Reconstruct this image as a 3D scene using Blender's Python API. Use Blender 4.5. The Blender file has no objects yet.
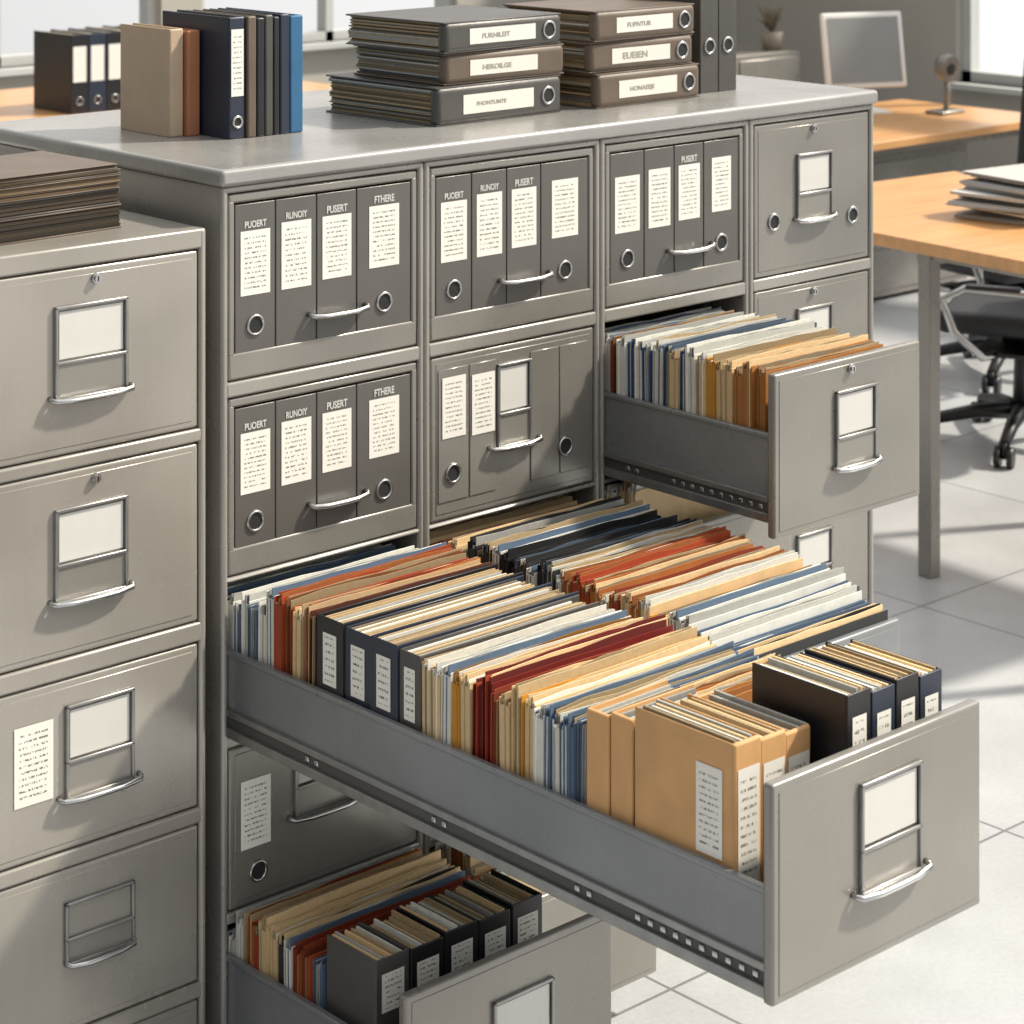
import bpy, bmesh, math, random
from mathutils import Vector, Matrix
R = random.Random(7)
S = bpy.context.scene
COL = S.collection
try:
    S.view_settings.view_transform = 'Standard'
except Exception: pass

def lin(c):
    out=[]
    for v in c[:3]:
        v=v/255.0
        out.append(v/12.92 if v<=0.04045 else ((v+0.055)/1.055)**2.4)
    return tuple(out)+(1.0,)

# ---------------------------------------------------------------- materials
def nt(name):
    m=bpy.data.materials.new(name); m.use_nodes=True
    return m, m.node_tree.nodes, m.node_tree.links, m.node_tree.nodes['Principled BSDF']
def mat(name,rgb,rough=0.5,metal=0.0,var=0.08,scale=6.0,bump=0.0,bscale=200,stretch=(1,1,1)):
    m,N,L,b=nt(name)
    c=lin(rgb)
    tc=N.new('ShaderNodeTexCoord'); mp=N.new('ShaderNodeMapping'); mp.inputs['Scale'].default_value=stretch
    L.new(tc.outputs['Object'],mp.inputs['Vector'])
    n=N.new('ShaderNodeTexNoise'); n.inputs['Scale'].default_value=scale; n.inputs['Detail'].default_value=5
    L.new(mp.outputs['Vector'],n.inputs['Vector'])
    r=N.new('ShaderNodeMapRange'); r.inputs['To Min'].default_value=1-var; r.inputs['To Max'].default_value=1+var
    r.inputs['From Min'].default_value=0.3; r.inputs['From Max'].default_value=0.7
    L.new(n.outputs['Fac'],r.inputs['Value'])
    mx=N.new('ShaderNodeVectorMath'); mx.operation='SCALE'; mx.inputs[0].default_value=c[:3]
    L.new(r.outputs['Result'],mx.inputs['Scale']); L.new(mx.outputs['Vector'],b.inputs['Base Color'])
    b.inputs['Roughness'].default_value=rough; b.inputs['Metallic'].default_value=metal
    if bump:
        n2=N.new('ShaderNodeTexNoise'); n2.inputs['Scale'].default_value=bscale
        L.new(tc.outputs['Object'],n2.inputs['Vector'])
        bp=N.new('ShaderNodeBump'); bp.inputs['Strength'].default_value=bump; bp.inputs['Distance'].default_value=0.002
        L.new(n2.outputs['Fac'],bp.inputs['Height']); L.new(bp.outputs['Normal'],b.inputs['Normal'])
    return m
def metal_paint(name,rgb,rough=.27,metal=.35):
    m,N,L,b=nt(name); c=lin(rgb)
    tc=N.new('ShaderNodeTexCoord')
    def noise(scale,st,det=4):
        mp=N.new('ShaderNodeMapping'); mp.inputs['Scale'].default_value=st; L.new(tc.outputs['Object'],mp.inputs['Vector'])
        n=N.new('ShaderNodeTexNoise'); n.inputs['Scale'].default_value=scale; n.inputs['Detail'].default_value=det; L.new(mp.outputs['Vector'],n.inputs['Vector']); return n.outputs['Fac']
    def mr(v,a,b_):
        r=N.new('ShaderNodeMapRange'); r.inputs['From Min'].default_value=.3; r.inputs['From Max'].default_value=.7
        r.inputs['To Min'].default_value=a; r.inputs['To Max'].default_value=b_; L.new(v,r.inputs['Value']); return r.outputs['Result']
    a=mr(noise(2.4,(1,1,1.4),2),.86,1.13); q=mr(noise(60,(1,1,.05),3),.985,1.015)
    mu=N.new('ShaderNodeMath'); mu.operation='MULTIPLY'; L.new(a,mu.inputs[0]); L.new(q,mu.inputs[1])
    mx=N.new('ShaderNodeVectorMath'); mx.operation='SCALE'; mx.inputs[0].default_value=c[:3]
    L.new(mu.outputs[0],mx.inputs['Scale']); L.new(mx.outputs['Vector'],b.inputs['Base Color'])
    L.new(mr(noise(6,(1,1,1)),rough-.05,rough+.08),b.inputs['Roughness']); b.inputs['Metallic'].default_value=metal
    bp=N.new('ShaderNodeBump'); bp.inputs['Strength'].default_value=.35; bp.inputs['Distance'].default_value=0.012
    L.new(noise(4,(1,1,1),1),bp.inputs['Height']); L.new(bp.outputs['Normal'],b.inputs['Normal'])
    return m
def attr_mat(name,rough=0.8,scale=120):
    m,N,L,b=nt(name)
    a=N.new('ShaderNodeVertexColor'); a.layer_name='Col'
    tc=N.new('ShaderNodeTexCoord'); n=N.new('ShaderNodeTexNoise'); n.inputs['Scale'].default_value=scale
    L.new(tc.outputs['Object'],n.inputs['Vector'])
    r=N.new('ShaderNodeMapRange'); r.inputs['To Min'].default_value=0.82; r.inputs['To Max'].default_value=1.14
    L.new(n.outputs['Fac'],r.inputs['Value'])
    mx=N.new('ShaderNodeVectorMath'); mx.operation='SCALE'
    L.new(a.outputs['Color'],mx.inputs[0]); L.new(r.outputs['Result'],mx.inputs['Scale'])
    L.new(mx.outputs['Vector'],b.inputs['Base Color']); b.inputs['Roughness'].default_value=rough
    return m
def label_mat(name,rows,paper=(232,230,222),ink=(120,117,112),dens=0.5,uscale=26):
    m,N,L,b=nt(name)
    uv=N.new('ShaderNodeUVMap'); sp=N.new('ShaderNodeSeparateXYZ'); L.new(uv.outputs['UV'],sp.inputs[0])
    def M(op,a,bv=None):
        n=N.new('ShaderNodeMath'); n.operation=op
        for i,v in enumerate((a,bv)):
            if v is None: continue
            if isinstance(v,(int,float)): n.inputs[i].default_value=v
            else: L.new(v,n.inputs[i])
        return n.outputs[0]
    u,v=sp.outputs[0],sp.outputs[1]
    vr=M('MULTIPLY',v,rows); fr=M('FRACT',vr); fl=M('FLOOR',vr)
    row=M('MULTIPLY',M('GREATER_THAN',fr,0.34),M('LESS_THAN',fr,0.68))
    cb=N.new('ShaderNodeCombineXYZ'); L.new(M('MULTIPLY',u,uscale),cb.inputs[0]); L.new(M('MULTIPLY',fl,5.37),cb.inputs[1]); L.new(M('MULTIPLY',fr,1.6),cb.inputs[2])
    oi=N.new('ShaderNodeObjectInfo')
    ad=N.new('ShaderNodeVectorMath'); ad.operation='ADD'; L.new(cb.outputs[0],ad.inputs[0])
    L.new(M('MULTIPLY',oi.outputs['Random'],50.0),ad.inputs[1])
    n=N.new('ShaderNodeTexNoise'); n.inputs['Scale'].default_value=1.0; n.inputs['Detail'].default_value=1
    L.new(ad.outputs[0],n.inputs['Vector'])
    ink_on=M('GREATER_THAN',n.outputs['Fac'],dens)
    mu=M('MULTIPLY',M('GREATER_THAN',u,0.12),M('LESS_THAN',u,0.86))
    mv=M('MULTIPLY',M('GREATER_THAN',v,0.08),M('LESS_THAN',v,0.93))
    f=M('MULTIPLY',M('MULTIPLY',row,ink_on),M('MULTIPLY',mu,mv))
    mx=N.new('ShaderNodeMix'); mx.data_type='RGBA'
    L.new(f,mx.inputs['Factor']); mx.inputs['A'].default_value=lin(paper); mx.inputs['B'].default_value=lin(ink)
    L.new(mx.outputs['Result'],b.inputs['Base Color']); b.inputs['Roughness'].default_value=0.6
    return m

GREY  = metal_paint('grey_painted_steel',(158,155,149))
GREYL = metal_paint('light_grey_painted_steel',(165,161,153))
GREYP = metal_paint('grey_drawer_paint',(140,137,131))
GREYT = metal_paint('grey_top_paint',(158,157,154),.26,.3)
GREYD = metal_paint('grey_drawer_side',(134,137,139))
GALV  = mat('galvanised_rail',(150,150,148),0.32,0.7,0.12,30)
GROOVE= mat('rail_groove',(86,86,85),0.5,0.3,0.1)
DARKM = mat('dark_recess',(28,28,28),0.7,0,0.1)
CHROME= mat('chrome',(190,190,190),0.24,1.0,0.03)
SPINE = mat('dark_grey_binder_board',(74,72,69),0.42,0,0.16,12,0.2,200)
SPINEL= mat('mid_grey_binder_board',(96,94,90),0.32,0.15,0.14,4,0.1,300)
NAVY  = mat('navy_binder_board',(34,43,60),0.40,0,0.12,12,0.1,300)
BLACK = mat('black_binder_board',(27,28,32),0.38,0,0.12,12,0.1,300)
BLUE  = mat('blue_book_cloth',(42,98,138),0.55,0,0.12,12)
BROWN = mat('brown_binder_board',(98,85,73),0.5,0,0.16,12,0.2,200)
TANB  = mat('tan_card_board',(204,158,106),0.65,0,0.10,14,0.2,60)
BEIGE = mat('beige_card_board',(184,164,140),0.7,0,0.06,14)
RUST  = mat('rust_card_board',(168,112,80),0.7,0,0.06,14)
PAPER = attr_mat('paper_sheets'); CCARD=attr_mat('coloured_folder_card',0.65,40)
LAB10 = label_mat('printed_label',13)
LAB4  = label_mat('small_printed_label',7,uscale=14)
BLANK = label_mat('blank_title_label',1,paper=(222,220,212),ink=(222,220,212))
CARDT = mat('label_card_paper',(206,205,200),0.6,0,0.06,9)
WOOD  = mat('light_oak_wood',(204,154,102),0.33,0,0.14,2.5,0,200,(1,9,9))
BLKPL = mat('black_plastic',(28,29,31),0.4,0,0.1)
MESHB = mat('black_upholstery',(34,36,40),0.6,0,0.15,40,0.3,400)
WHITEP= mat('white_plastic',(238,238,235),0.35,0,0.02)
SCREEN= mat('dark_screen',(142,146,147),0.25,0,0.04)
WALLM = mat('wall_paint',(172,169,161),0.85,0,0.04,1.5)
FRAMEM= mat('window_frame_paint',(190,192,190),0.5,0,0.03)
LEAF  = mat('dry_leaf',(128,120,100),0.7,0,0.2,20)
TERRA = mat('pot_glaze',(150,140,126),0.5,0,0.1)
GREYTXT=mat('pale_lettering',(205,205,200),0.6)
DARKTXT=mat('dark_lettering',(160,157,150),0.6)

FLOORM,N,L,b=nt('stone_floor_tiles')
tc=N.new('ShaderNodeTexCoord'); br=N.new('ShaderNodeTexBrick'); br.offset=0; br.inputs['Scale'].default_value=1
br.inputs['Brick Width'].default_value=1.05; br.inputs['Row Height'].default_value=1.05; br.inputs['Mortar Size'].default_value=0.004
br.inputs['Color1'].default_value=lin((180,183,185)); br.inputs['Color2'].default_value=lin((174,177,180)); br.inputs['Mortar'].default_value=lin((122,124,126))
mp=N.new('ShaderNodeMapping'); mp.inputs['Location'].default_value=(0.1,0.12,0)
L.new(tc.outputs['Object'],mp.inputs['Vector']); L.new(mp.outputs['Vector'],br.inputs['Vector'])
def fn(sc,a,b_,det):
    n=N.new('ShaderNodeTexNoise'); n.inputs['Scale'].default_value=sc; n.inputs['Detail'].default_value=det
    L.new(tc.outputs['Object'],n.inputs['Vector'])
    r=N.new('ShaderNodeMapRange'); r.inputs['From Min'].default_value=.3; r.inputs['From Max'].default_value=.7; r.inputs['To Min'].default_value=a; r.inputs['To Max'].default_value=b_; L.new(n.outputs['Fac'],r.inputs['Value']); return r.outputs['Result']
mu=N.new('ShaderNodeMath'); mu.operation='MULTIPLY'; L.new(fn(4,.91,1.08,6),mu.inputs[0]); L.new(fn(80,.94,1.05,3),mu.inputs[1])
mx=N.new('ShaderNodeVectorMath'); mx.operation='SCALE'; L.new(br.outputs['Color'],mx.inputs[0]); L.new(mu.outputs[0],mx.inputs['Scale'])
L.new(mx.outputs['Vector'],b.inputs['Base Color']); b.inputs['Roughness'].default_value=0.3

# ---------------------------------------------------------------- builder
class B:
    def __init__(s):
        s.bm=bmesh.new(); s.uv=None; s.col=None
    def _col(s,faces,c):
        if c is None: return
        if s.col is None: s.col=s.bm.loops.layers.color.new('Col')
        for f in faces:
            for l in f.loops: l[s.col]=c
    def box(s,a,b_,mi=0,bev=0.0,seg=2,c=None,mtx=None):
        x0,y0,z0=a; x1,y1,z1=b_
        co=[(x0,y0,z0),(x1,y0,z0),(x1,y1,z0),(x0,y1,z0),(x0,y0,z1),(x1,y0,z1),(x1,y1,z1),(x0,y1,z1)]
        if mtx: co=[mtx@Vector(p) for p in co]
        vs=[s.bm.verts.new(p) for p in co]
        fs=[s.bm.faces.new([vs[i] for i in q]) for q in ((0,3,2,1),(4,5,6,7),(0,1,5,4),(1,2,6,5),(2,3,7,6),(3,0,4,7))]
        for f in fs: f.material_index=mi
        s._col(fs,c)
        if bev>0:
            es=list({e for f in fs for e in f.edges})
            r=bmesh.ops.bevel(s.bm,geom=es,offset=bev,segments=seg,affect='EDGES',profile=0.5,material=-1,clamp_overlap=True)
            for f in r['faces']: f.smooth=True; f.material_index=mi
        return s
    def sheet(s,x0,x1,y,z0,z1,t,rr,c,jag=.003,n=5):
        top=[z1+rr.uniform(-jag,jag) for _ in range(n+1)]; yo=[y+rr.uniform(-.0006,.0006) for _ in range(n+1)]
        fr=[];bk=[];fb=[];bb=[]
        for i in range(n+1):
            x=x0+(x1-x0)*i/n
            fr.append(s.bm.verts.new((x,yo[i]-t/2,top[i]))); bk.append(s.bm.verts.new((x,yo[i]+t/2,top[i])))
            fb.append(s.bm.verts.new((x,y-t/2,z0))); bb.append(s.bm.verts.new((x,y+t/2,z0)))
        fs=[]
        for i in range(n):
            fs.append(s.bm.faces.new([fb[i],fb[i+1],fr[i+1],fr[i]])); fs.append(s.bm.faces.new([bb[i+1],bb[i],bk[i],bk[i+1]])); fs.append(s.bm.faces.new([fr[i],fr[i+1],bk[i+1],bk[i]]))
        fs.append(s.bm.faces.new([fb[0],fr[0],bk[0],bb[0]])); fs.append(s.bm.faces.new([fb[n],bb[n],bk[n],fr[n]]))
        s._col(fs,c)
    def tube(s,pts,rad,mi=0,n=8,rz=None,cap=True):
        pts=[Vector(p) for p in pts]; rings=[]
        if not isinstance(rad,(list,tuple)): rad=[rad]*len(pts)
        up=None
        for i,p in enumerate(pts):
            d=(pts[min(i+1,len(pts)-1)]-pts[max(i-1,0)]).normalized()
            if up is None:
                up=Vector((0,0,1)) if abs(d.z)<0.9 else Vector((1,0,0))
            a=d.cross(up).normalized(); bb=a.cross(d).normalized(); up=bb
            k=rz if rz else 1.0
            rings.append([s.bm.verts.new(p+a*math.cos(2*math.pi*j/n)*rad[i]+bb*math.sin(2*math.pi*j/n)*rad[i]*k) for j in range(n)])
        for i in range(len(rings)-1):
            for j in range(n):
                f=s.bm.faces.new([rings[i][j],rings[i][(j+1)%n],rings[i+1][(j+1)%n],rings[i+1][j]]); f.material_index=mi; f.smooth=True
        if cap:
            for rg in (rings[0],rings[-1]):
                f=s.bm.faces.new(rg); f.material_index=mi
        return s
    def torus(s,c,rad,r,mi=0,n=20,k=6):
        c=Vector(c); rings=[]
        for i in range(n):
            t=2*math.pi*i/n; dirv=Vector((math.cos(t),0,math.sin(t))); ax=Vector((0,1,0))
            rings.append([s.bm.verts.new(c+dirv*(rad+r*math.cos(2*math.pi*j/k))+ax*r*math.sin(2*math.pi*j/k)) for j in range(k)])
        for i in range(n):
            for j in range(k):
                f=s.bm.faces.new([rings[i][j],rings[i][(j+1)%k],rings[(i+1)%n][(j+1)%k],rings[(i+1)%n][j]]); f.material_index=mi; f.smooth=True
        return s
    def quad(s,p,mi=0):
        if s.uv is None: s.uv=s.bm.loops.layers.uv.new('UVMap')
        f=s.bm.faces.new([s.bm.verts.new(q) for q in p]); f.material_index=mi
        for l,u in zip(f.loops,((0,0),(1,0),(1,1),(0,1))): l[s.uv].uv=u
        return s
    def mesh(s,name,mats):
        if s.uv is None: bmesh.ops.recalc_face_normals(s.bm,faces=list(s.bm.faces))
        m=bpy.data.meshes.new(name); s.bm.to_mesh(m); s.bm.free()
        for t in mats: m.materials.append(t)
        return m
def add(name,mesh,loc=(0,0,0),parent=None,rot=(0,0,0),label=None,cat=None,group=None,kind=None):
    o=bpy.data.objects.new(name,mesh); COL.objects.link(o)
    o.location=loc; o.rotation_euler=rot
    if parent: o.parent=parent
    if label: o['label']=label
    if cat: o['category']=cat
    if group: o['group']=group
    if kind: o['kind']=kind
    return o

# ---------------------------------------------------------------- hardware meshes
def lever_mesh(w=0.15):
    s=B(); h=w/2
    s.tube([(-h,0.0,0.004),(-h*.99,-0.009,0.003),(-h*.94,-0.014,0.001),(-h*.5,-0.018,-0.001),(0,-0.019,-0.001),(h*.5,-0.018,-0.001),(h*.94,-0.014,0.001),(h*.99,-0.009,0.003),(h,0.0,0.004)],0.0046,0,10)
    s.box((-h*.88,-.017,-.002),(h*.88,0,.0005),0,0.001,1)
    return s.mesh('handle',[CHROME])
HANDLE=lever_mesh(0.150); HANDLE_S=lever_mesh(0.124); HANDLE_B=lever_mesh(0.155)
def holder_mesh(w,h):
    s=B(); t=0.006; d=0.007
    for a,b_ in (((-w/2,-d,-h/2),(-w/2+t,0,h/2)),((w/2-t,-d,-h/2),(w/2,0,h/2)),((-w/2,-d,h/2-t),(w/2,0,h/2)),((-w/2,-d,-h*.12),(w/2,0,-h*.12+t)),((-w/2,-d,-h/2),(w/2,0,-h/2+t*.8))):
        s.box(a,b_,0,0.0018)
    s.box((-w/2+t,-0.0035,-h/2+t*.8),(w/2-t,0,-h*.12),1)
    return s.mesh('label_holder',[GALV,GREYP])
def card_mesh(w,h):
    s=B(); t=0.009
    s.quad([(-w/2+t,-0.0025,-h*.12+t),(w/2-t,-0.0025,-h*.12+t),(w/2-t,-0.0025,h/2-t),(-w/2+t,-0.0025,h/2-t)])
    return s.mesh('label_card',[CARDT])
HOLD={};
def hold(w,h):
    if (w,h) not in HOLD: HOLD[(w,h)]=(holder_mesh(w,h),card_mesh(w,h))
    return HOLD[(w,h)]
def lock_mesh():
    s=B(); s.tube([(0,0,0),(0,-0.006,0)],0.008,0,14); s.tube([(0,-0.006,0),(0,-0.0095,0)],0.0055,0,12)
    s.box((-0.001,-0.0102,-0.004),(0.001,-0.009,0.004),1)
    return s.mesh('lock',[CHROME,DARKM])
LOCK=lock_mesh()
def ring_mesh(r=0.016):
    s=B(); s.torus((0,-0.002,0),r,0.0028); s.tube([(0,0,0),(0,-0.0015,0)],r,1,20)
    return s.mesh('finger_ring',[CHROME,DARKM])
RING=ring_mesh()
def sticker(w,h,m=None):
    s=B(); s.quad([(-w/2,-0.0012,-h/2),(w/2,-0.0012,-h/2),(w/2,-0.0012,h/2),(-w/2,-0.0012,h/2)])
    return s.mesh('label',[m or LAB10])

# ---------------------------------------------------------------- cabinets
YP=0.003
def cabinet(name,loc,W,D,H,rows,paint,label):
    e=bpy.data.objects.new(name,None); COL.objects.link(e); e.location=loc; e.empty_display_size=.1
    e['label']=label; e['category']='filing cabinet'
    s=B(); t=0.014
    s.box((0.0005,0,0.0),(t,D,H),0,0.006,3); s.box((W-t,0,0.0),(W-.0005,D,H),0,0.006,3)
    s.box((t,D-t,0.0),(W-t,D,H),0)
    s.box((0.001,0.001,rows[0][1]+0.002),(W-0.001,D,H),0,0.004)
    for (a,b_),(c,d) in zip(rows[:-1],rows[1:]):
        s.box((t-.004,0.0005,d+0.002),(W-t+.004,0.05,a-0.002),0,0.004)
        s.box((t,0.05,a-0.008),(W-t,D-t,a-0.004),0)
    s.box((t,0.012,0.0),(W-t,D-t,rows[-1][0]-0.002),0,0.003)
    add('body',s.mesh('body',[paint]),parent=e)
    return e
def drawer(cab,W,z0,z1,d=0.0,kind='holder',tray=0.0,length=0.5,paint=None,hz=None,hx=None,hs=(0.13,0.15),hm=None,lock=True,floor=None,lip=0.045,ov=0.006):
    paint=paint or GREYP
    s=B(); i=0.016 if d==0 else ov
    y0=YP
    if kind=='window':
        f=0.012
        s.box((i,y0,z0),(W-i,y0+.016,z0+lip),0,0.004)
        s.box((i,y0,z1-0.016),(W-i,y0+.016,z1),0,0.004)
        s.box((i,y0,z0+lip-.004),(i+f,y0+.016,z1-.012),0,0.003); s.box((W-i-f,y0,z0+lip-.004),(W-i,y0+.016,z1-.012),0,0.003)
        s.box((i,y0+.016,z0),(W-i,0.33,z0+0.006),0)
    else:
        s.box((i,y0,z0),(W-i,y0+.018,z1),0,0.005,3)
        s.box((i+.012,y0-.0012,z0+.012),(W-i-.012,y0+.001,z1-.012),0,0.001,1)
    if d>0:
        a=0.014; yb=length; zf=floor
        for xa,xb in ((a,a+.006),(W-a-.006,W-a)):
            s.box((xa,y0+.018,zf),(xb,yb,tray),1,0.0)
            s.box((xa-.003,y0+.018,tray-.006),(xb+.003,yb,tray+.003),1,0.002)
        s.box((a+.006,y0+.018,zf),(W-a-.006,yb,zf+.004),1)
        s.box((a,yb,zf),(W-a,yb+.006,tray),1)
    o=add('drawer',s.mesh('drawer',[paint,GREYD]),(0,-d,0),cab)
    if d>0: o['label']='open grey steel drawer pulled out on slide rails'
    if d>0.3:
        for sx in (-1,1):
            s=B(); x=0.014 if sx<0 else W-0.014
            xo=x+sx*0.007; lo,hi=min(x,xo),max(x,xo); zb=floor
            s.box((lo,y0+.02,zb-.012),(hi,length,zb+.004),0,0.001); s.box((lo,y0+.02,zb+.024),(hi,length,zb+.034),0,0.001)
            xm=x+sx*0.001
            s.box((min(x,xm),y0+.02,zb+.003),(max(x,xm),length,zb+.025),1)
            for k in range(int((length-.03)/0.024)):
                yy=y0+.035+k*.024
                if yy>0.26 and (k%13)>1: continue
                s.box((min(x,x+sx*.004),yy,zb+.009),(max(x,x+sx*.004),yy+.010,zb+.018),2,0.002)
            add('slide_rail',s.mesh('slide_rail',[GALV,GROOVE,CHROME]),(0,0,0),o)
    cx=hx if hx is not None else W/2; cz=hz if hz is not None else (z0+z1)/2+.005
    if kind=='holder':
        w,h=hs; hm_,cm_=hold(w,h)
        add('label_holder',hm_,(cx,y0-.0012,cz),o); add('label_card',cm_,(cx,y0-.0012,cz),o)
        add('handle',hm or (HANDLE if w>.12 else HANDLE_S),(cx,y0-.001,cz-h/2+.002),o)
    if kind=='plain':
        hm_,cm_=hold(*hs)
        add('label_holder',hm_,(cx,y0-.0012,cz),o); add('handle',HANDLE_S,(cx,y0-.001,cz-hs[1]/2+.002),o)
    if lock: add('lock',LOCK,(W/2,y0-.001,z1-.020),o)
    return o

XC=[0.0,0.442,0.882,1.305]; WC=[0.442,0.440,0.423,0.397]; H=1.604; D=0.80
ROWS=[(1.278,1.590),(0.952,1.248),(0.688,0.940),(0.392,0.663),(0.070,0.369)]
ROWS4=[(1.278,1.590),(1.020,1.250),(0.785,0.995),(0.500,0.758),(0.070,0.475)]
labs=['tall grey steel filing cabinet with a long drawer pulled fully out',
      'tall grey steel filing cabinet with a half-open middle drawer',
      'tall grey steel filing cabinet with an open upper drawer',
      'tall grey steel filing cabinet with closed labelled drawers']
A=[cabinet('filing_cabinet',(XC[i],0,0),WC[i],D,H,ROWS if i<3 else ROWS4,GREY,labs[i]) for i in range(4)]
s=B(); s.box((-0.006,-0.008,0),(1.708,D+.006,0.030),0,0.008,3)
add('worktop',s.mesh('worktop',[GREYT]),(0,0,H),label='continuous grey steel top across the filing cabinets',cat='worktop')

# column 1
drawer(A[0],WC[0],*ROWS[0],kind='window',lock=False)
drawer(A[0],WC[0],*ROWS[1],kind='window',lock=False)
dA=drawer(A[0],WC[0],0.686,0.974,d=1.22,tray=0.828,length=1.40,floor=0.700,hs=(0.130,0.150),hm=HANDLE_B,hz=0.855,hx=0.236,ov=0.0,lock=False)
d4=drawer(A[0],WC[0],*ROWS[3],kind='holder',hx=0.215,hz=0.575,hs=(0.13,0.13),lock=False)
st=sticker(0.062,0.115); add('label',st,(0.070,YP-.0012,0.545),d4); add('finger_ring',RING,(0.075,YP-.001,0.445),d4)
dE=drawer(A[0],WC[0],0.070,0.430,d=0.48,tray=0.318,length=0.60,floor=0.125,hz=0.285,hx=0.24,hs=(0.13,0.16),lock=False,ov=0.0)
# column 2
drawer(A[1],WC[1],*ROWS[0],kind='window',lock=False)
d22=drawer(A[1],WC[1],*ROWS[1],kind='holder',hx=0.215,hz=1.137,hs=(0.085,0.155),hm=HANDLE_S,lock=False)
for k,(xa,xb) in enumerate(((.032,.104),(.107,.172),(.258,.330),(.333,.405))):
    s=B(); s.box((xa,YP-.0032,.985),(xb,YP-.001,1.225),0,.0015,1); add('binder_spine',s.mesh('binder_spine',[GREYP]),parent=d22)
st2=sticker(0.056,0.11)
add('label',st2,(0.068,YP-.0034,1.155),d22); add('label',st2,(0.139,YP-.0034,1.15),d22)
add('finger_ring',RING,(0.066,YP-.0032,1.035),d22); add('finger_ring',RING,(0.345,YP-.0032,1.035),d22)
dB=drawer(A[1],WC[1],0.688,0.870,d=0.73,tray=0.828,length=0.88,floor=0.700,kind='none',lock=False,paint=GREYD)
drawer(A[1],WC[1],*ROWS[3],lock=False)
dF=drawer(A[1],WC[1],0.070,0.300,d=0.16,tray=0.27,length=0.5,floor=0.12,lock=False,kind='none')
# column 3
drawer(A[2],WC[2],*ROWS[0],kind='window',lock=False)
dC=drawer(A[2],WC[2],0.934,1.228,d=0.44,tray=1.115,length=0.60,floor=0.972,hz=1.10,hx=0.225,hs=(0.115,0.145),lock=True,ov=0.004)
dG=drawer(A[2],WC[2],0.690,0.865,d=0.12,tray=0.83,length=0.5,floor=0.700,lock=False,kind='none')
drawer(A[2],WC[2],*ROWS[3],lock=False); drawer(A[2],WC[2],*ROWS[4],lock=False)
# column 4
d41=drawer(A[3],WC[3],*ROWS4[0],hx=0.200,hz=1.45,hs=(0.112,0.140))
add('finger_ring',RING,(0.075,YP-.001,1.388),d41); add('finger_ring',RING,(0.325,YP-.001,1.375),d41)
drawer(A[3],WC[3],*ROWS4[1],hx=0.200,hz=1.13,hs=(0.112,0.14))
drawer(A[3],WC[3],*ROWS4[2],hx=0.200,hz=0.89,hs=(0.112,0.12),lock=False)
drawer(A[3],WC[3],*ROWS4[3],hx=0.200,hz=0.665,hs=(0.112,0.13),lock=False); drawer(A[3],WC[3],*ROWS4[4])
LR=[(1.213,1.506),(0.893,1.187),(0.587,0.857),(0.298,0.557),(0.05,0.268)]
LW=0.43
LC=cabinet('filing_cabinet',(-0.460,0,0),LW,0.72,1.541,LR,GREYL,'lower light grey steel filing cabinet with five closed drawers')
drawer(LC,LW,*LR[0],paint=GREYL,hx=0.206,hz=1.375,hs=(0.136,0.150))
drawer(LC,LW,*LR[1],paint=GREYL,hx=0.206,hz=1.055,hs=(0.136,0.150))
l3=drawer(LC,LW,*LR[2],paint=GREYL,hx=0.222,hz=0.742,hs=(0.128,0.150),lock=False)
add('label',sticker(0.070,0.125),(0.102,YP-.0012,0.740),l3)
drawer(LC,LW,*LR[3],paint=GREYL,hx=0.222,hz=0.455,hs=(0.130,0.10),kind='plain',lock=False)
drawer(LC,LW,*LR[4],paint=GREYL,lock=False)

# ---------------------------------------------------------------- folders
PAL=dict(cream=(240,226,200),white=(242,242,238),bluegrey=(160,176,192),orange=(208,136,88),red=(178,80,58),tan=(212,168,116),
         navy=(40,48,66),grey=(112,114,116),yellow=(230,196,118),lblue=(118,154,190),brown=(154,104,76),manila=(216,180,130))
MIX=dict(cream=['cream','cream','white'],white=['white','white','white','bluegrey'],bluegrey=['white','bluegrey','bluegrey'],orange=['orange','orange','tan','cream'],
         red=['red','red','orange','cream'],tan=['tan','cream','manila','cream'],navy=['navy','bluegrey','cream','navy'],grey=['grey','white','cream','grey'],yellow=['yellow','cream','cream'],
         lblue=['lblue','white','white'],brown=['brown','orange','cream'],manila=['manila','cream','white'])
def folder_src(kind,W_=0.388,H_=0.235,T=0.0225,seed=0):
    rr=random.Random(seed); c=lin(PAL[kind])
    s=B(); th=0.0022
    s.sheet(0,W_,-T/2+th/2,0,H_*.975,th,rr,c,.001); s.sheet(0,W_,T/2-th/2,0,H_*.99,th,rr,c,.001)
    s.box((0,-T/2,0),(W_,T/2,0.002),c=c)
    s.box((-0.0015,-T/2,0),(0,T/2-.003,H_*rr.choice([.95,.95,.3])),c=tuple(v*.92 for v in c[:3])+(1,))
    cm=s.mesh('file_folder',[CCARD])
    s=B(); n=9
    for i in range(n):
        y=-T/2+.0033+(T-.0066)*(i+.5)/n; hh=H_*rr.uniform(.945,1.03); xo=rr.uniform(-.004,.008)
        base=PAL[rr.choice(MIX[kind])] if rr.random()<.85 else rr.choice([PAL['cream'],PAL['white'],(222,212,194)])
        k=rr.uniform(.66,1.05); col=tuple(min(.95,v*k) for v in lin(base)[:3])+(1,)
        s.sheet(xo,W_-rr.uniform(0,.012),y,.003,hh,.0018,rr,col,.0026,6)
    pm=s.mesh('papers',[PAPER])
    return cm,pm
FS={}
for ki,k in enumerate(PAL):
    FS[k]=[folder_src(k,seed=ki*10+q) for q in range(5)]
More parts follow.
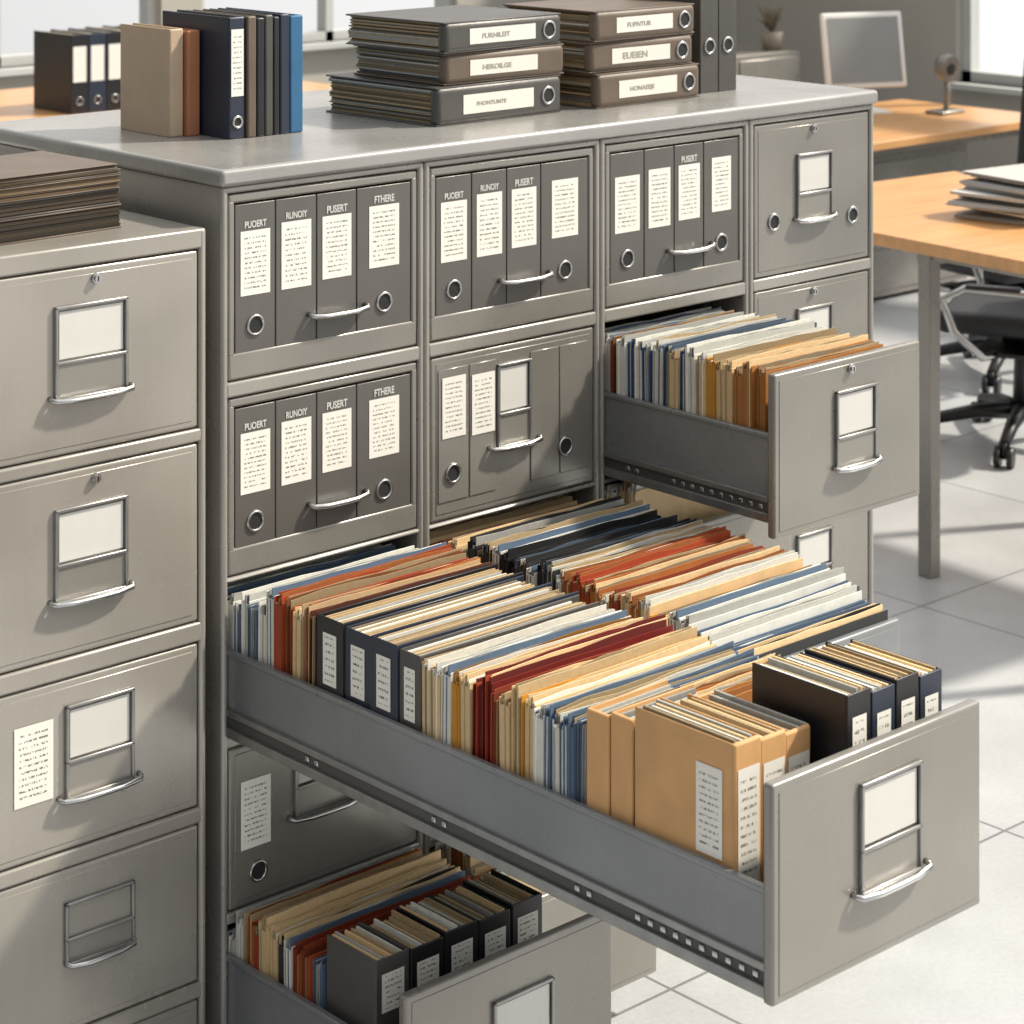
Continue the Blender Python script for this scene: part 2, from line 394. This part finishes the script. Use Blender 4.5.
FL=dict(cream='cream card file folder stuffed with papers',white='white file folder stuffed with loose papers',bluegrey='blue-grey file folder full of papers',
  orange='muted orange card file folder full of papers',red='red card file folder full of papers',tan='tan manila file folder full of papers',navy='dark navy file folder full of papers',
  grey='grey card file folder full of papers',yellow='yellow card file folder full of papers',lblue='light blue file folder full of papers',brown='brown card file folder full of papers',manila='broad pale manila folder full of papers')
def folder(kind,x,y,z,group,sx=1.0,sz=1.0,rot=.013):
    cm,pm=R.choice(FS[kind])
    o=add('file_folder',cm,(x,y,z),rot=(R.uniform(-rot,rot),0,R.uniform(-.008,.008)),label=FL[kind],cat='file folder',group=group)
    o.scale=(sx,1,sz)
    add('papers',pm,parent=o)
    return o
def fill(x,z,y_from,seq,group,h=lambda y:1.0,pitch=0.0235,sx=1.0):
    y=y_from
    for k in seq:
        folder(k,x+R.uniform(-.003,.005),y,z,group,sx*R.uniform(.97,1),h(y)*R.uniform(.95,1.035)); y-=pitch
    return y
def hh(y): return 0.88 if y>-0.01 else (0.93 if y>-0.08 else 1.02)
SX=[(w-.05)/.39 for w in WC]
seqA=['white','bluegrey','bluegrey','white','bluegrey','white','bluegrey','white','white','orange','orange','cream','orange','brown']
yA=fill(0.026,0.705,0.09,seqA,'files in the long drawer',hh,sx=SX[0])
# ---------------------------------------------------------------- binders
def text_mesh(head):
    cu=bpy.data.curves.new('t','FONT'); cu.body=head; cu.size=0.02; cu.align_x='CENTER'; cu.extrude=0.0002; cu.offset=0.0005
    to=bpy.data.objects.new('t',cu); COL.objects.link(to); bpy.context.view_layer.update()
    me=bpy.data.meshes.new_from_object(to.evaluated_get(bpy.context.evaluated_depsgraph_get()))
    wid=to.dimensions.x; bpy.data.objects.remove(to); me.materials.clear(); return me,wid
def binder(name,t,w,h,board,label,cat='binder',lab=True,ring=True,lz=(.45,.85),head=None,labm=None,group=None,seed=1,tight=.93,jit=.03,ringz=.16,flat=False,tone=1.0,mm=.12,ps=.0042,round_=.0016,ringx=.5,ph=(.955,.99)):
    rr=random.Random(seed); s=B(); b=0.0035
    s.box((0,0,0),(t,max(b,round_*2.2),h),0,round_,4); s.box((0,b*.9,0),(b,w,h),0,0.0012,1); s.box((t-b,b*.9,0),(t,w,h),0,0.0012,1)
    o=add(name,s.mesh(name,[board]),label=label,cat=cat,group=group)
    s=B(); n=max(4,int((t-2*b)/ps))
    for i in range(n):
        x=b+(t-2*b)*(i+.5)/n; k=rr.uniform(.62,1.0)*tone; base=lin(rr.choice([PAL['cream'],PAL['white'],(218,206,184)]))
        hw=ps*.44
        s.box((x-hw,b+.002,0.004+rr.uniform(0,.003)),(x+hw,w*rr.uniform(tight-jit,tight+jit*.5),h*rr.uniform(*ph)),c=tuple(min(.95,v*k) for v in base[:3])+(1,))
    add('pages',s.mesh('pages',[PAPER]),parent=o)
    if lab:
        a,c=lz; m=mm*t; s=B(); yy=-.0008
        if flat: s.quad([(m,yy,h*c),(m,yy,h*a),(t-m,yy,h*a),(t-m,yy,h*c)])
        else: s.quad([(m,yy,h*a),(t-m,yy,h*a),(t-m,yy,h*c),(m,yy,h*c)])
        add('label',s.mesh('label',[BLANK if flat else (labm or LAB10)]),parent=o)
    if ring:
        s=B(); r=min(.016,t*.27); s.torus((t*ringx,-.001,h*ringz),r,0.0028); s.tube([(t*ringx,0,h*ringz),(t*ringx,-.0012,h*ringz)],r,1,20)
        add('finger_ring',s.mesh('finger_ring',[CHROME,DARKM]),parent=o)
    if head:
        me,wid=text_mesh(head)
        if flat:
            me.materials.append(DARKTXT)
            k=(h*(lz[1]-lz[0])*.42)/max(wid,.001)
            q=add('lettering',me,(t/2-.006*k,-.0012,h*((lz[0]+lz[1])/2+.06)),o)
            q.rotation_euler=(Matrix(((0,1,0),(0,0,-1),(-1,0,0)))).to_euler(); q.scale=(k,k*.8,1)
        else:
            k=.045/max(wid,.001)
            me.materials.append(GREYTXT)
            add('lettering',me,(t/2,-.0008,h*lz[1]+.005),o,(math.pi/2,0,0)).scale=(k,k*1.3,1)
    return o
yA-=0.002
g='navy binders in the long drawer'
for i,(tt,bd) in enumerate([(.066,BLACK),(.066,NAVY),(.066,NAVY),(.050,SPINE)]):
    o=binder('binder',tt,0.388-.006*(i%2),0.242-.004*(i%2),bd,'navy lever binder with white spine label, full of papers' if bd is not SPINE else 'dark grey lever binder with white spine label, full of papers',labm=LAB4,ring=False,lz=(.56,.90),group=g,seed=20+i,tight=.97,mm=.24,ps=.0036)
    o.rotation_euler=(0,0,-math.pi/2); o.location=(0.022+.003*(i%2),yA+.011,0.705); yA-=tt+.0015
yA-=0.001
seqA2=['cream','cream','white','yellow','cream','red','red','orange','cream','yellow','cream','white','bluegrey','white','bluegrey','bluegrey']
yA=fill(0.026,0.705,yA,seqA2,'files in the long drawer',hh,0.0226,sx=SX[0])
yn=yA
for k in ('cream','tan','manila'):
    folder(k,0.202,yn,0.705,'narrow files beside the tan box files',.53,1.04,.006); yn-=.0232
g='tan card box files in the long drawer'
yt=yA+.010
for i in range(2):
    tt=.044
    o=binder('box_file',tt,0.168,0.262+.006*i,TANB,'wide tan card box file full of papers',cat='box file',ring=False,lab=False,group=g,seed=38+i,tight=.96,round_=.004)
    o.rotation_euler=(0,0,-math.pi/2+.02*(1-i)); o.location=(0.022+.003*i,yt,0.705); yt-=tt+.0015
yf=-1.130; dep=yt-.004-yf
for i in range(3):
    o=binder('box_file',0.053,dep-.004*i,0.290-.008*i,TANB,'tan card box file with large printed spine label, holding papers',cat='box file',ring=False,lz=(.34,.88),group=g,seed=40+i,tight=.95,mm=.10,round_=.004,ph=(.95,1.015))
    o.location=(0.024+.0550*i,yf+.004*i,0.705)
    if i==0:
        s=B(); s.quad([(-.0012,.070,.13),(-.0012,.022,.13),(-.0012,.022,.25),(-.0012,.070,.25)])
        add('label',s.mesh('label',[LAB10]),parent=o)
g='black binders in the long drawer'
bd=min(.175,yn+.008+1.172)
for i in range(4):
    o=binder('binder',0.0495,bd-.003*i,0.322-.006*(i%2)-.002*i,BLACK if i%2==0 else NAVY,'black lever binder with white spine label, stuffed with papers',labm=LAB4,ring=False,lz=(.58,.90),group=g,seed=50+i,tight=.96,mm=.20,ps=.0034,tone=1.1,ph=(.96,1.01))
    o.location=(0.204+.0528*i,-1.172,0.705)
def hB(y): return 0.88 if y>-0.01 else (0.93 if y>-0.08 else (1.0 if y>-.4 else (.96 if y>-.62 else .96-(-.62-y)*1.6)))
seqB=['cream','white','cream','orange','orange','brown','cream','cream','grey','navy','navy','white','navy','navy','grey','white','navy','grey','white','tan','orange','orange','tan','cream','orange','cream','tan','cream','yellow','cream','white','white','bluegrey','white','bluegrey','grey']
fill(XC[1]+0.026,0.705,0.09,seqB,'files in the half-open middle drawer',hB,0.0227,sx=SX[1])
seqC=['white','bluegrey','white','orange','white','lblue','white','lblue','white','bluegrey','cream','lblue','white','cream','yellow','cream','cream','manila']
yc=fill(XC[2]+0.026,0.977,0.06,seqC,'files in the open upper drawer',lambda y: 1.03 if y>-.02 else 1.07,0.0229,sx=SX[2]*.95)
for i in range(2):
    o=folder('manila',XC[2]+.026+.01*i,yc-.001,0.977,'files in the open upper drawer',SX[2]*.90,1.09-.03*i,.004); yc-=.0232
s=B(); s.tube([(.20,-.0125,.205),(.20,-.0145,.205)],.006,0,12); s.tube([(.26,-.0125,.207),(.26,-.0145,.207)],.006,0,12); s.box((.205,-.0140,.2035),(.255,-.0125,.2075),0)
add('clasp',s.mesh('clasp',[CHROME]),parent=o)
fill(XC[2]+0.026,0.705,0.08,['cream','white','cream','cream','white','cream','cream'],'files in the slightly open drawer',lambda y:.93 if y>-.01 else 1.0,0.0232,sx=SX[2])
fill(XC[1]+0.026,0.125,0.08,['cream','tan','cream','cream','white','cream','tan','cream','manila','cream'],'files in the slightly open bottom drawer',lambda y:.98 if y>0 else (1.04 if y>-.03 else (1.15 if y>-.07 else 1.15+(y+.07)*3.5)),0.0225,sx=SX[1])
yE=fill(0.026,0.130,0.08,['navy','white','bluegrey','white','white','orange','orange','cream','cream','grey','white','orange','orange','bluegrey'],'files in the open bottom drawer',lambda y:.98 if y>0 else 1.12,0.0232,sx=SX[0])
g='black binders in the bottom drawer'
for i in range(5):
    o=binder('binder',0.067,max(.06,yE+.006+.365),0.304-.004*(i%2),SPINE if i==0 else BLACK,'black lever binder with white spine label, stuffed with papers',ring=(i in(1,2)),labm=LAB4,lz=(.72,.92),ringz=.62,group=g,seed=60+i,tight=.96,mm=.16,tone=1.1,ph=(.96,1.01))
    o.location=(0.034+.072*i,-0.365,0.130)

heads=['PUOERT','RUNOIY','PUSERT','FTHERE']
def shelf(ci,row,widths,rings,hi,g,hd_):
    z0,z1=ROWS[row]; Wc=WC[ci]; x=XC[ci]+0.030
    k=(Wc-0.060-.002*3)/sum(widths)
    for i,w_ in enumerate(widths):
        t=w_*k
        lzz=[(.46,.84),(.46,.86),(.48,.86),(.50,.88)][i]
        o=binder('binder',t,0.27,(z1-z0)-.026,SPINEL,'grey lever binder with tall white spine label'+(' and finger ring' if rings[i] else ''),ring=rings[i],ringz=.28,lz=lzz,head=heads[i] if i in hd_ else None,group=g,seed=80+i,mm=.13 if t<.1 else .22)
        o.location=(x,0.0045,z0+.007)
        if i==hi: add('handle',HANDLE_S,(t/2,-.0005,.078),o)
        x+=t+.002
shelf(0,0,[.082,.085,.085,.12],[1,0,0,1],2,'grey binders in the upper cabinet compartment',(0,1,2,3))
shelf(0,1,[.082,.085,.085,.12],[1,0,0,1],2,'grey binders in the second cabinet compartment',(0,1,2,3))
shelf(1,0,[.09,.09,.09,.13],[1,0,0,1],2,'grey binders behind the second cabinet front',(0,1,2))
shelf(2,0,[.1,.09,.09,.11],[1,0,0,1],2,'grey binders behind the third cabinet front',(2,))

# ---------------------------------------------------------------- things on top
ZT=1.634
def lying(x,y,z,L_,w,t,board,seed,head,rz,label,tone,ring=True):
    o=binder('binder',t,w,L_,board,label,ring=ring,lz=(.24,.80),ringz=.12,head=head,seed=seed,group='stacked binders on the cabinet top',tight=.99,jit=.008,flat=True,tone=tone,mm=.25,ps=.0030,round_=.012)
    m=Matrix.Rotation(rz,4,'Z')@Matrix.Rotation(-math.pi/2,4,'Y')
    o.rotation_euler=m.to_euler(); o.location=(x+L_*math.cos(rz),y+L_*math.sin(rz),z)
    return o
DG='dark grey lever binder lying flat, stuffed with pages'; BG='brown-grey lever binder lying flat, stuffed with pages'
lying(0.612,0.165,ZT,0.335,0.33,0.074,SPINE,101,'FHONTUMTE',0.03,DG,.85)
lying(0.640,0.175,ZT+.075,0.315,0.28,0.060,BROWN,102,'HEROILGE',0.0,BG,.85,ring=False)
lying(0.632,0.165,ZT+.136,0.318,0.29,0.060,SPINE,103,'FURNILEIT',0.04,DG,.85)
lying(1.025,0.155,ZT,0.31,0.27,0.070,BROWN,104,'HONAEEJE',0.03,BG,.85)
lying(1.015,0.165,ZT+.071,0.30,0.27,0.062,BROWN,105,'EUEIEN',0.0,BG,.85)
lying(1.020,0.155,ZT+.134,0.30,0.27,0.062,BROWN,106,'FUPNTUR',0.03,BG,.85)
for i in range(2):
    o=binder('binder',0.055,0.22,0.30,SPINE,'dark grey lever binder standing upright with finger ring',lab=False,ring=True,ringz=.33,seed=110+i,group='upright binders on the cabinet top')
    o.location=(1.372+.057*i,0.20,ZT)
def book(x,y,t,w,h,board,label,seed,**k):
    isb='ring' in k
    o=binder('binder' if isb else 'book',t,w,h,board,label,cat='binder' if isb else 'book',seed=seed,**({'ring':False,'round_':.0035}|k)); o.location=(x,y,ZT); return o
book(0.158,0.385,0.030,0.165,0.198,BEIGE,'beige card file standing upright',120,lab=False)
book(0.190,0.375,0.028,0.165,0.194,RUST,'rust-brown card file standing upright',121,lab=False)
book(0.222,0.29,0.036,0.215,0.222,NAVY,'navy lever binder standing upright with spine label and ring',122,ring=True,lz=(.35,.9),ringz=.14)
xx=0.260
for i,(t,bd_,lb) in enumerate([(0.020,BROWN,'brown bound book standing upright'),(0.018,BLACK,'thin black book standing upright'),(0.018,SPINE,'dark grey book standing upright'),(0.014,BLACK,'thin black book standing upright'),(0.022,NAVY,'navy book standing upright'),(0.030,BLUE,'bright blue book standing upright')]):
    book(xx,0.285,t,0.20,0.222-.004*(i%2),bd_,lb,130+i,lab=False); xx+=t+.001
def magazine(x,y,z,w,d,t,board,rz,seed,label,lo,hi_):
    rr=random.Random(seed); s=B(); c=.0028 if t>.02 else .0015
    s.box((0,0,0),(w,d,c),0,.0008,1); s.box((0,0,t-c),(w,d,t),0,.0008,1); s.box((0,d-.002,0),(w,d,t),0)
    o=add('magazine',s.mesh('magazine',[board]),(x,y,z),rot=(0,0,rz),label=label,cat='magazine',group='stack of magazines on the lower cabinet')
    s=B(); n=max(2,int(t/.0028))
    for i in range(n):
        zz=c+(t-2*c)*(i+.5)/n; k=rr.uniform(lo,hi_)
        s.box((rr.uniform(.001,.004),rr.uniform(.001,.004),zz-.0013),(w-rr.uniform(.001,.004),d-.004,zz+.0013),c=tuple(v*k for v in lin((200,184,160))[:3])+(1,))
    add('pages',s.mesh('pages',[PAPER]),parent=o)
z=1.541
for i,(t,bd_,lo,hi_) in enumerate([(.040,BROWN,.2,.45),(.026,SPINE,.25,.5),(.010,BROWN,.5,1.0),(.012,BROWN,.4,.8),(.008,SPINE,.5,1.),(.008,BROWN,.3,.7)]):
    magazine(-.395+R.uniform(-.004,.004),.085+R.uniform(-.003,.003),z,.258,.22,t,bd_,R.uniform(-.02,.02)+.06,140+i,'thick worn brown-grey catalogue with page edges showing' if i<2 else 'thin worn magazine with ragged page edges',lo,hi_); z+=t+.0005

# ---------------------------------------------------------------- room
def struct(name,parts,mats,loc=(0,0,0)):
    s=B()
    for p in parts: s.box(*p)
    return add(name,s.mesh(name,mats),loc,kind='structure')
struct('floor',[((-3.5,-5,-.1),(8.5,7.0,0))],[FLOORM])
WB=[(0.3,2.5),(2.75,4.6),(4.85,6.6)]
sill=0.98; hd=2.6
p=[((-3.5,7,0),(8.7,7.2,sill)),((-3.5,7,hd),(8.7,7.2,3.0))]
xs=[-3.5]+[v for w_ in WB for v in w_]+[8.7]
for i in range(0,len(xs),2): p.append(((xs[i],7,sill),(xs[i+1],7.2,hd)))
struct('wall_back',p,[WALLM])
for i,(a,b_) in enumerate(WB):
    f=.05; parts=[((a,7.05,sill),(a+f,7.13,hd)),((b_-f,7.05,sill),(b_,7.13,hd)),((a,7.05,sill),(b_,7.13,sill+f)),((a,7.05,hd-f),(b_,7.13,hd)),(((a+b_)/2-.025,7.05,sill),((a+b_)/2+.025,7.13,hd)),((a-.03,6.93,sill-.03),(b_+.03,7.05,sill))]
    struct('window_%d'%(i+1),parts,[FRAMEM])
WR=[(-1.0,1.9),(2.2,4.95)]
p=[((8.5,-5,0),(8.7,7,.72)),((8.5,-5,hd),(8.7,7,3))]
ys=[-5]+[v for w_ in WR for v in w_]+[7]
for i in range(0,len(ys),2): p.append(((8.5,ys[i],.72),(8.7,ys[i+1],hd)))
struct('wall_right',p,[WALLM])
for i,(a,b_) in enumerate(WR):
    f=.06; parts=[((8.55,a,.72),(8.63,a+f,hd)),((8.55,b_-f,.72),(8.63,b_,hd)),((8.55,a,.72),(8.63,b_,.72+f)),((8.55,a,hd-f),(8.63,b_,hd)),((8.55,(a+b_)/2-.03,.72),(8.63,(a+b_)/2+.03,hd)),((8.43,a-.03,.69),(8.55,b_+.03,.72))]
    struct('window_%d'%(i+4),parts,[FRAMEM])
struct('baseboard_back',[((-3.5,6.98,0),(8.5,7,.1))],[FRAMEM])
struct('baseboard_right',[((8.48,-5,0),(8.5,6.98,.1))],[FRAMEM])

def desk(name,loc,rz,w,d,h,label,legs,th=.038):
    s=B(); s.box((0,0,h-th),(w,d,h),0,0.004); o=add(name,s.mesh(name,[WOOD]),loc,rot=(0,0,rz),label=label,cat='desk')
    for (x,y) in legs:
        s=B(); s.box((x-.022,y-.025,0),(x+.022,y+.025,h-th),0,0.004); add('leg',s.mesh('leg',[GREYP]),parent=o)
    s=B(); x0=min(l[0] for l in legs); x1=max(l[0] for l in legs); y0=min(l[1] for l in legs); y1=max(l[1] for l in legs)
    for a,b_ in (((x0,y0-.015,h-th-.04),(x1,y0+.015,h-th)),((x0,y1-.015,h-th-.04),(x1,y1+.015,h-th)),((x0-.015,y0,h-th-.02),(x0+.015,y1,h-th)),((x1-.015,y0,h-th-.04),(x1+.015,y1,h-th))):
        s.box(a,b_)
    add('apron',s.mesh('apron',[GREYP]),parent=o)
    return o
DH=0.985
desk('desk',(3.13,0.06,0),math.radians(-5),1.10,1.88,DH,'oak-topped desk with grey steel legs',[(.06,1.03),(1.04,1.03),(.06,.05),(1.04,.05)])
fd=desk('desk',(5.0,3.55,0),0,2.45,0.95,0.75,'oak-topped desk carrying a computer monitor',[(.08,.08),(2.37,.08),(.08,.87),(2.37,.87)])
s=B(); s.box((0.6,.12,.02),(1.9,.8,.66),0,.004); 
for k in range(3): s.box((.62,.112,.05+k*.2),(1.88,.122,.23+k*.2),0,.003)
add('pedestal',s.mesh('pedestal',[GREYP]),parent=fd)
desk('desk',(1.2,5.35,0),0,3.4,1.1,0.95,'oak-topped desk under the windows',[(.08,.08),(3.32,.08),(.08,1.0),(3.32,1.0)])
for i in range(5):
    o=binder('binder',0.085,0.30,0.335,NAVY if i%2 else BLACK,'dark blue lever binder with white spine label',ring=True,lz=(.4,.85),labm=BLANK,seed=150+i,group='binders on the desk under the windows'); o.location=(3.10+.088*i,5.45,.95)
e=bpy.data.objects.new('monitor',None); COL.objects.link(e); e.location=(6.83,4.20,.75); e.rotation_euler=(0,0,math.radians(-22)); e['label']='white-framed computer monitor with blank grey screen'; e['category']='monitor'
mt=Matrix.Rotation(math.radians(-10),4,'X')
s=B(); s.box((-.22,0,.13),(.22,.03,.50),0,.01,3,mtx=mt); add('bezel',s.mesh('bezel',[WHITEP]),parent=e)
s=B(); s.box((-.195,-.004,.155),(.195,.0,.475),0,.001,1,mtx=mt); add('screen',s.mesh('screen',[SCREEN]),parent=e)
s=B(); s.tube([(0,.10,.01),(0,.12,.2),(0,.07,.28)],.02,0,10); s.box((-.12,0,0),(.12,.2,.012),0,.004); add('stand',s.mesh('stand',[WHITEP]),parent=e)
e=bpy.data.objects.new('webcam',None); COL.objects.link(e); e.location=(7.14,3.98,.75); e['label']='grey desktop webcam on a curved stand'; e['category']='webcam'
s=B(); s.box((-.09,-.05,0),(.09,.06,.018),0,.006); s.tube([(0,0,.015),(.01,0,.1),(0,0,.2)],.014,0,8); add('stand',s.mesh('stand',[GREYP]),parent=e)
s=B(); s.tube([(0,-.03,.22),(0,.0,.225),(0,.03,.22)],[.065,.07,.055],0,18); s.tube([(0,-.034,.22),(0,-.03,.22)],.03,1,16); add('head',s.mesh('head',[GREYP,DARKM]),parent=e)
s=B(); s.box((0,0,.06),(1.5,.5,.92),0,.008); s.box((.03,.03,0),(1.47,.47,.06),1)
o=add('sideboard',s.mesh('sideboard',[GREYP,DARKM]),(6.2,5.4,0),label='low grey office sideboard against the window wall',cat='sideboard')
for k in range(3):
    s=B(); s.box((.02+k*.49,-.012,.09),(.5+k*.49,0,.89),0,.004); add('door',s.mesh('door',[GREYP]),parent=o)
e=bpy.data.objects.new('potted_plant',None); COL.objects.link(e); e.location=(7.58,5.5,.92); e['label']='small dry potted plant on the sideboard'; e['category']='potted plant'
s=B(); s.tube([(0,0,0),(0,0,.10)],[.05,.07],0,16); add('pot',s.mesh('pot',[TERRA]),parent=e)
s=B()
for k in range(30):
    a=R.uniform(0,6.28); rr_=R.uniform(.05,.13); h_=R.uniform(.08,.18)
    s.tube([(0,0,.09),(math.cos(a)*rr_*.4,math.sin(a)*rr_*.4,.09+h_*.6),(math.cos(a)*rr_,math.sin(a)*rr_,.09+h_)],[.003,.014,.002],0,5,rz=.3)
add('foliage',s.mesh('foliage',[LEAF]),parent=e)
z=DH
for i in range(10):
    t=R.uniform(.010,.016); s=B(); w_,d_=.42,.30; rr=random.Random(i); n=4
    for k in range(n):
        q=rr.uniform(.8,1.0); s.box((rr.uniform(0,.016),rr.uniform(0,.016),t*k/n),(w_-rr.uniform(0,.01),d_-rr.uniform(0,.01),t*(k+.8)/n),c=tuple(v*q for v in lin((238,238,236))[:3])+(1,))
    add('newspaper',s.mesh('newspaper',[PAPER]),(3.65+R.uniform(-.03,.03),.97+R.uniform(-.02,.02),z),rot=(0,0,R.uniform(-.25,.25)),label='folded white newspaper in a loose stack on the desk',cat='newspaper',group='newspapers on the desk'); z+=t+.001
def chair(x,y,rz,top,label):
    e=bpy.data.objects.new('office_chair',None); COL.objects.link(e); e.location=(x,y,0); e.rotation_euler=(0,0,math.radians(rz)); e['label']=label; e['category']='office chair'
    s=B(); s.box((-.26,-.26,.42),(.26,.26,.50),0,.035,4); add('seat',s.mesh('seat',[MESHB]),parent=e)
    s=B(); s.box((.20,-.23,.58),(.26,.23,top),0,.028,4,mtx=Matrix.Translation((.03,0,0))@Matrix.Rotation(.10,4,'Y')@Matrix.Translation((-.05,0,0))); add('backrest',s.mesh('backrest',[MESHB]),parent=e)
    s=B(); s.tube([(.1,0,.42),(.28,0,.42),(.32,0,.5),(.33,0,.75)],.018,0,8); add('back_support',s.mesh('back_support',[BLKPL]),parent=e)
    for sy in (-1,1):
        s=B(); y_=sy*.30
        s.tube([(.16,y_*.8,.36),(.17,y_,.38),(.16,y_,.50),(.08,y_,.585),(-.14,y_,.592),(-.22,y_,.55),(-.18,y_,.44),(-.08,y_,.36),(-.05,y_*.8,.36)],.015,0,8); s.box((-.14,y_-.022,.592),(.05,y_+.022,.608),1,.007)
        add('armrest',s.mesh('armrest',[CHROME,BLKPL]),parent=e)
    s=B(); s.box((-.12,-.25,.352),(.2,.25,.368),0,.004); s.tube([(0,0,.365),(0,0,.425)],.07,0,12); add('under_frame',s.mesh('under_frame',[BLKPL]),parent=e)
    s=B(); s.tube([(0,0,.09),(0,0,.28),(0,0,.43)],[.035,.028,.022],0,12); add('gas_column',s.mesh('gas_column',[BLKPL]),parent=e)
    for k in range(5):
        a=k*2*math.pi/5+.55-math.radians(rz-30); c,s_=math.cos(a),math.sin(a)
        s=B(); s.tube([(0,0,.12),(c*.16,s_*.16,.115),(c*.33,s_*.33,.080)],[.034,.026,.02],0,8); add('leg',s.mesh('leg',[BLKPL]),parent=e)
        s=B(); px,py=c*.33,s_*.33
        for q in (-1,1): s.tube([(px-s_*.012*q,py+c*.012*q,.036),(px-s_*.032*q,py+c*.032*q,.036)],.036,0,14)
        s.tube([(px,py,.03),(px,py,.085)],.012,0,8)
        add('caster',s.mesh('caster',[BLKPL]),parent=e)
chair(4.69,1.77,-64,1.0,'black office chair with chrome arms on a five-star wheeled base')
chair(5.50,2.42,-100,1.34,'black office chair with upright back at the far desk')

# ---------------------------------------------------------------- light / camera
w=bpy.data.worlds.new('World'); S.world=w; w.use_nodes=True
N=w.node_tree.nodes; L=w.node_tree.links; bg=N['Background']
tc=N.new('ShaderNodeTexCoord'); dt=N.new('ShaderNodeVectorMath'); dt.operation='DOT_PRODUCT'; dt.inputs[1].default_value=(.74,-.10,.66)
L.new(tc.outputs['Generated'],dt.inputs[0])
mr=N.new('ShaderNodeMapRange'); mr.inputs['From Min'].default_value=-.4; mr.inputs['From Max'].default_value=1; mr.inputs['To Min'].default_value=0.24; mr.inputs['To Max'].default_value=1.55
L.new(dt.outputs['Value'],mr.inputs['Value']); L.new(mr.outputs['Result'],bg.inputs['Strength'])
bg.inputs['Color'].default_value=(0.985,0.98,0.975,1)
sd=bpy.data.lights.new('sun','SUN'); sd.energy=5.6; sd.angle=math.radians(3); sd.color=(1,.91,.77)
so=bpy.data.objects.new('sun',sd); COL.objects.link(so)
so.rotation_euler=Vector((-.68,.37,-.74)).to_track_quat('-Z','Y').to_euler(); so.location=(4,-3,5)
cd=bpy.data.cameras.new('camera'); co=bpy.data.objects.new('camera',cd); COL.objects.link(co)
co.location=(-2.335,-3.285,2.233); co.rotation_euler=(math.pi/2,0,math.atan2(-.673,.740))
cd.sensor_width=36; cd.lens=84.5; cd.shift_y=-.6855; cd.clip_end=100
cd.dof.use_dof=True; cd.dof.focus_distance=4.0; cd.dof.aperture_fstop=9
S.camera=co
